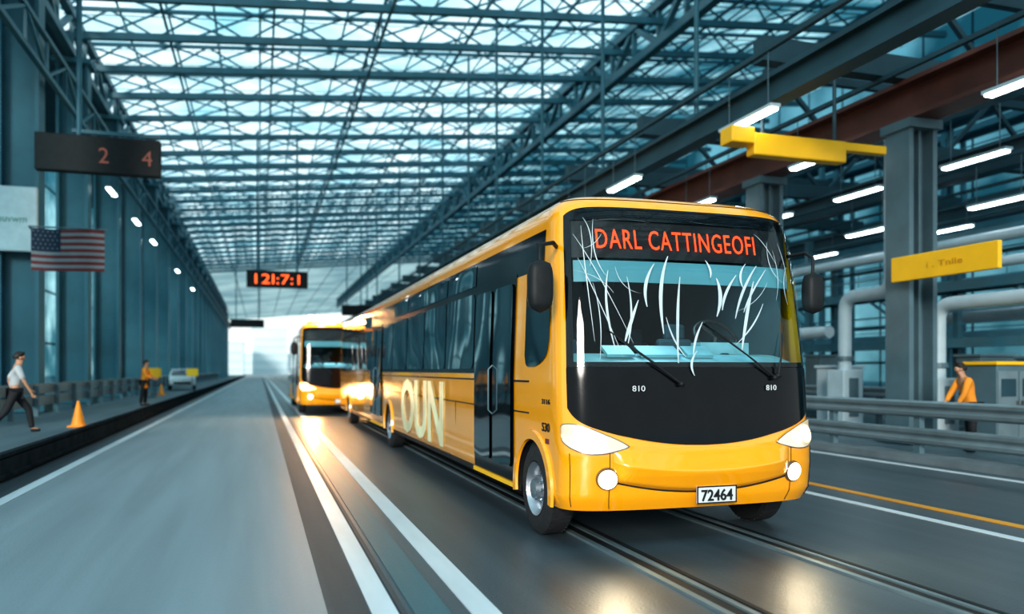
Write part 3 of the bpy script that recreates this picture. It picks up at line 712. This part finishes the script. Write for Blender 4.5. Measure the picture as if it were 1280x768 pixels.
mb=MB(); mb.box((0,0,0),(3.0,.16,2.1)); mb.obj('board','white',E,bev=.05)
text('Cbuuvwm','lettering',.22,'green',E,width=1.2,loc=(.6,-.09,.0),rot=FRONT)
mb=MB(); mb.box((.5,.14,0),(.4,.14,.6)); mb.obj('bracket','grey',E)
E=empty('flag',(-6.45,26.8,5.95),'striped red and white flag with starred blue canton on staff','flag')
fw,fh=1.95,1.25
def fp(u,v): return Vector((u*fw,.06*math.sin(u*7+v*1.5)*(.3+u),-v*fh-.02*math.sin(u*5)))
mb=MB()
for s in range(13):
    rows=[[fp(i/24,(s+j)/13) for i in range(25)] for j in (0,1)]
    mb.grid(rows,s%2)
mb.obj('cloth',['red','fwhite'],E)
mb=MB(); rows=[[fp(i/24*.4*1.0,j/7*7/13)+Vector((0,-.012,0)) for i in range(25)] for j in range(8)]; mb.grid(rows)
for r in range(5):
    for c_ in range(6 if r%2==0 else 5):
        ct=fp(.03+.065*c_+(.0 if r%2==0 else .032),(.06+.1*r)); vs=[]
        for k in range(10):
            rr=.03 if k%2==0 else .012; t=math.pi/2+k*math.pi/5; vs.append(ct+Vector((rr*math.cos(t),-.02,rr*math.sin(t))))
        mb.add(vs,[tuple(range(10))],1)
mb.obj('canton',['blue','fwhite'],E)
mb=MB(); mb.cyl((-.05,0,.04),(2.05,0,.04),.025); mb.cyl((-.05,0,.04),(-.4,2.85,.04),.03); mb.obj('staff','grey',E)

# ---------------------------------------------------------------- cones
def cone(loc,lab):
    E=empty('traffic_cone',loc,lab,'traffic cone','orange traffic cones')
    mb=MB(); mb.box((0,0,.02),(.42,.42,.04)); mb.obj('base','cone',E,bev=.01)
    mb=MB(); mb.lathe([(.17,.04),(.145,.10),(.03,.62),(.02,.64),(.001,.64)],(0,0,0),'z',24); mb.obj('body','cone',E,smooth='auto')
    return E
C=cone((-4.25,21.9,.35),'orange plastic traffic cone near the platform kerb')
copytree(C,(-5.2,48,.35))
for (x,y) in ((-5.2,44),(-4.2,56),(-5.6,48.5)):
    E=empty('warning_sign',(x,y,.35),'small yellow warning board on a post','sign','yellow warning boards')
    mb=MB(); mb.cyl((0,0,0),(0,0,1.3),.03); mb.cyl((0,0,0),(0,0,.05),.2); mb.obj('post','grey',E)
    mb=MB(); mb.box((0,-.04,1.25),(.7,.04,.5)); mb.obj('board','yellow2',E,bev=.01)

def car(loc,rot):
    E=empty('car',loc,'white compact car parked on the platform road','car',rot=(0,0,rot))
    prof=[(-2.0,.35),(-2.05,.6),(-1.95,.85),(-1.2,.98),(-.55,1.42),(.3,1.47),(1.1,1.42),(1.7,1.0),(1.95,.9),(2.0,.5),(1.95,.3)]
    mb=MB(); rows=[]
    for x,s in ((-.85,.93),(-.82,1),(.82,1),(.85,.93)):
        rows.append([Vector((x*(1 if z<1. else .82),y*s,z if s==1 else .3+(z-.3)*.97)) for y,z in prof])
    mb.grid(rows,0,True); mb.add(rows[0],[tuple(range(11))]); mb.add(rows[-1],[tuple(range(11))]); mb.obj('body','white',E,smooth='auto')
    mb=MB(); mb.add([(-.72,-1.23,1.02),(.72,-1.23,1.02),(.62,-.63,1.42),(-.62,-.63,1.42)],[(0,1,2,3)]); mb.obj('windshield','darkglass',E)
    for s in (-1,1):
        mb=MB(); mb.add([(s*.80,-.95,1.03),(s*.80,1.4,1.03),(s*.715,1.0,1.36),(s*.715,-.5,1.36)],[(0,1,2,3)]); mb.obj('side_window','darkglass',E)
        mb=MB(); mb.box((s*.6,-2.03,.72),(.35,.06,.14)); mb.obj('headlight','white',E,bev=.02)
        for y in (-1.25,1.25):
            mb=MB(); mb.lathe([(.001,s*.88),(.2,s*.88),(.22,s*.86),(.3,s*.87),(.32,s*.8),(.32,s*.68),(.001,s*.68)],(0,y,.32),'x',24); mb.obj('wheel','rubber',E,smooth='auto')
    mb=MB(); mb.box((0,-2.05,.5),(1.1,.05,.16)); mb.obj('grille','matblack',E)
car((-5.25,61,.36),math.radians(5))

# ---------------------------------------------------------------- people
def skin(name,joints,edges,mt,parent,sub=2,root=0):
    me=bpy.data.meshes.new(name); ks=list(joints); me.from_pydata([joints[k][0] for k in ks],[(ks.index(a),ks.index(b)) for a,b in edges],[])
    me.materials.append(M[mt]); o=new(name,me,parent)
    sm=o.modifiers.new('skin','SKIN'); sm.use_smooth_shade=True
    for i,k in enumerate(ks):
        r=joints[k][1]; me.skin_vertices[0].data[i].radius=(r,r) if not isinstance(r,tuple) else r
        me.skin_vertices[0].data[i].use_root=(i==root)
    ss=o.modifiers.new('s','SUBSURF'); ss.levels=sub; ss.render_levels=sub
    return o
def person(loc,rotz,lab,arms,legs,top,bottom,lean=0.,hat=None,long_coat=False,shoes='pants'):
    E=empty('person',loc,lab,'person',rot=(0,0,rotz))
    L_=lambda z:(z-.95)*lean
    J={'pel':((0,0,.95),(.14,.11)),'sp':((0,L_(1.15),1.15),(.125,.10)),'ch':((0,L_(1.36),1.36),(.15,.11)),'nk':((0,L_(1.50),1.50),.055),
       'hb':((0,L_(1.57)+.015,1.575),(.062,.07)),'hm':((0,L_(1.64)+.02,1.645),(.078,.098)),'ht':((0,L_(1.71)+.005,1.715),(.06,.075)),
       'nose':((0,L_(1.63)+.118,1.63),.012),'chin':((0,L_(1.57)+.075,1.565),.03)}
    Ed=[('pel','sp'),('sp','ch'),('ch','nk'),('nk','hb'),('hb','hm'),('hm','ht'),('hm','nose'),('hb','chin')]
    for s,(n,ar) in zip((-1,1),(('l',arms[0]),('r',arms[1]))):
        sh=Vector((s*.185,L_(1.42),1.42)); el=sh+Vector(ar[0]); wr=el+Vector(ar[1]); d=Vector(ar[1]).normalized()
        pm=wr+d*.07; side=Vector((0,1,0)) if abs(d.y)<.8 else Vector((0,0,1)); side=(side-d*side.dot(d)).normalized(); nrm=d.cross(side)
        J['sh'+n]=(sh,.058);J['el'+n]=(el,.042);J['wr'+n]=(wr,.027);J['pm'+n]=(pm,(.034,.022))
        Ed+=[('ch','sh'+n),('sh'+n,'el'+n),('el'+n,'wr'+n),('wr'+n,'pm'+n)]
        for i,(o_,ln) in enumerate([(-.03,.06),(-.01,.075),(.01,.08),(.03,.07)]):
            b=pm+side*o_+d*.03; c=b+d*ln*.6; e=c+(d*.6+nrm*.7*s).normalized()*ln*.5
            J['f%d%s'%(i,n)]=(c,.0095);J['g%d%s'%(i,n)]=(e,.008); Ed+=[('pm'+n,'f%d%s'%(i,n)),('f%d%s'%(i,n),'g%d%s'%(i,n))]
        t1=wr+d*.035+side*.05; t2=t1+d*.04+side*.015
        J['t1'+n]=(t1,.011);J['t2'+n]=(t2,.009);Ed+=[('wr'+n,'t1'+n),('t1'+n,'t2'+n)]
    for s,n,lg in ((-1,'l',legs[0]),(1,'r',legs[1])):
        hp=Vector((s*.095,0,.90)); kn=hp+Vector(lg[0]); an=kn+Vector(lg[1]); toe=an+Vector(lg[2])
        J['hp'+n]=(hp,.085);J['kn'+n]=(kn,.056);J['an'+n]=(an,.038);J['to'+n]=(toe,(.04,.028))
        Ed+=[('pel','hp'+n),('hp'+n,'kn'+n),('kn'+n,'an'+n),('an'+n,'to'+n)]
    skin('body',J,Ed,'skin',E)
    def sub(keys,extra): 
        j={k:(J[k][0],tuple(r+extra for r in J[k][1]) if isinstance(J[k][1],tuple) else J[k][1]+extra) for k in keys}
        return j
    kt=['pel','sp','ch','shl','ell','shr','elr']; jt=sub(kt,.022)
    et=[('pel','sp'),('sp','ch'),('ch','shl'),('shl','ell'),('ch','shr'),('shr','elr')]
    if long_coat:
        for n in 'lr': jt['wr'+n]=(J['wr'+n][0],.045); et.append(('el'+n,'wr'+n))
        jt['hem']=((0,-.0,.62),(.24,.2)); et.append(('pel','hem'))
    skin('shirt' if not long_coat else 'coat',jt,et,top,E)
    kb=['pel','hpl','knl','anl','hpr','knr','anr']; jb=sub(kb,.02)
    skin('trousers',jb,[('pel','hpl'),('hpl','knl'),('knl','anl'),('pel','hpr'),('hpr','knr'),('knr','anr')],bottom,E)
    for n in 'lr':
        a=Vector(J['an'+n][0]); t=Vector(J['to'+n][0])
        skin('shoe',{'a':(a+Vector((0,-.03,-.03)),.05),'b':((a+t)/2+Vector((0,0,-.02)),(.05,.04)),'c':(t+Vector((0,.02,0)),(.048,.035))},[('a','b'),('b','c')],shoes,E)
    hc=Vector(J['hm'][0])+Vector((0,-.014,.025)); mb=MB(); rows=[]
    for i in range(10):
        ph=math.pi/2*(1-i/9*1.35)
        rows.append([hc+Vector((.092*math.cos(ph)*math.cos(t),.112*math.cos(ph)*math.sin(t)-(.02 if ph<.3 else 0),.105*math.sin(ph)+(.05 if (ph<.45 and math.sin(t)>.2) else 0))) for t in [2*math.pi*k/20 for k in range(20)]])
    mb.grid(rows,0,True); mb.obj('hair',hat or 'hair',E,smooth=True)
    for s in (-1,1):
        mb=MB(); c=Vector(J['hm'][0])+Vector((s*.032,.088,.0)); mb.lathe([(.001,-.01),(.01,-.005),(.012,0),(.01,.006),(.001,.01)],c,'y',10); mb.obj('eye','hair',E,smooth=True)
        mb=MB(); c=Vector(J['hm'][0])+Vector((s*.083,-.0,-.01)); mb.lathe([(.001,-.01),(.024,-.006),(.028,.0),(.02,.008),(.001,.01)],c,'x',12); mb.obj('ear','skin',E,smooth=True)
    mb=MB(); c=Vector(J['hb'][0]); mb.tube([c+Vector((-.022,.083,.018)),c+Vector((0,.092,.016)),c+Vector((.022,.083,.018))],.006,6); mb.obj('mouth','red',E)
    return E
walkA=[((-.05,-.16,-.24),(0,.06,-.25)),((.05,.10,-.26),(-.02,.12,-.22))]
walkL=[((0,.26,-.36),(0,.06,-.42),(0,.14,-.03)),((0,-.16,-.40),(0,-.30,-.31),(0,.12,-.07))]
person((-4.95,19.3,.365),math.radians(-75),'person in light grey t-shirt and black trousers walking mid-stride',walkA,walkL,'shirt','pants',lean=.12)
standA=[((-.08,.08,-.25),(.06,.20,-.10)),((.08,.08,-.25),(-.06,.20,-.10))]
standL=[((-.02,.03,-.42),(0,-.03,-.41),(0,.14,-.03)),((.04,-.03,-.42),(.02,-.05,-.41),(0,.14,-.03))]
person((-4.3,34.0,.37),math.radians(-100),'person in orange work coat and dark trousers standing near the kerb',standA,standL,'orange','pants',lean=.1,long_coat=True)
person((13.45,12.4,.12),math.radians(70),'person in orange work coat leaning over behind the guardrail',[((-.06,.1,-.25),(.05,.1,-.2)),((.06,.12,-.25),(-.04,.12,-.18))],standL,'orange','pants',lean=.3,long_coat=True)

# ---------------------------------------------------------------- buildings past the open end, haze painted into their colours
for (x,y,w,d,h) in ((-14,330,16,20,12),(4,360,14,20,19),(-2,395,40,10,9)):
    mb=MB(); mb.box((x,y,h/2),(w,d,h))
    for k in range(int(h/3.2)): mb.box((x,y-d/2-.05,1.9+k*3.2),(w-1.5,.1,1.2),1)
    mb.box((x,y,h+.3),(w+.6,d+.6,.6)); mb.obj('office_building',['hazeb','hazew'],label='pale office building beyond the hall, haze painted in',cat='building',group='distant buildings')

# ---------------------------------------------------------------- world, lights
w=bpy.data.worlds.new('world'); S.world=w; w.use_nodes=True; nt=w.node_tree; bg=nt.nodes['Background']
tc=nt.nodes.new('ShaderNodeTexCoord'); sp=nt.nodes.new('ShaderNodeSeparateXYZ'); r=nt.nodes.new('ShaderNodeValToRGB')
r.color_ramp.elements[0].position=.0; r.color_ramp.elements[0].color=(.82,.88,.86,1); r.color_ramp.elements[1].position=.5; r.color_ramp.elements[1].color=(.55,.84,.95,1)
nt.links.new(tc.outputs['Generated'],sp.inputs[0]); nt.links.new(sp.outputs[2],r.inputs[0]); nt.links.new(r.outputs[0],bg.inputs[0]); bg.inputs[1].default_value=1.15
sd=bpy.data.lights.new('sun','SUN'); sd.energy=2.4; sd.angle=math.radians(14); sd.color=(1,.95,.88); new('sun',sd,rot=(math.radians(74),0,math.radians(-28)))

# ---------------------------------------------------------------- camera
cd=bpy.data.cameras.new('camera'); cam=new('camera',cd,loc=(0,0,H),rot=(math.radians(90),0,-TH))
cd.sensor_width=36; cd.lens=36*1000/1280; cd.shift_y=(463-384)/1280; cd.clip_end=1000
cd.dof.use_dof=True; cd.dof.focus_distance=8.2; cd.dof.aperture_fstop=.7
S.camera=cam
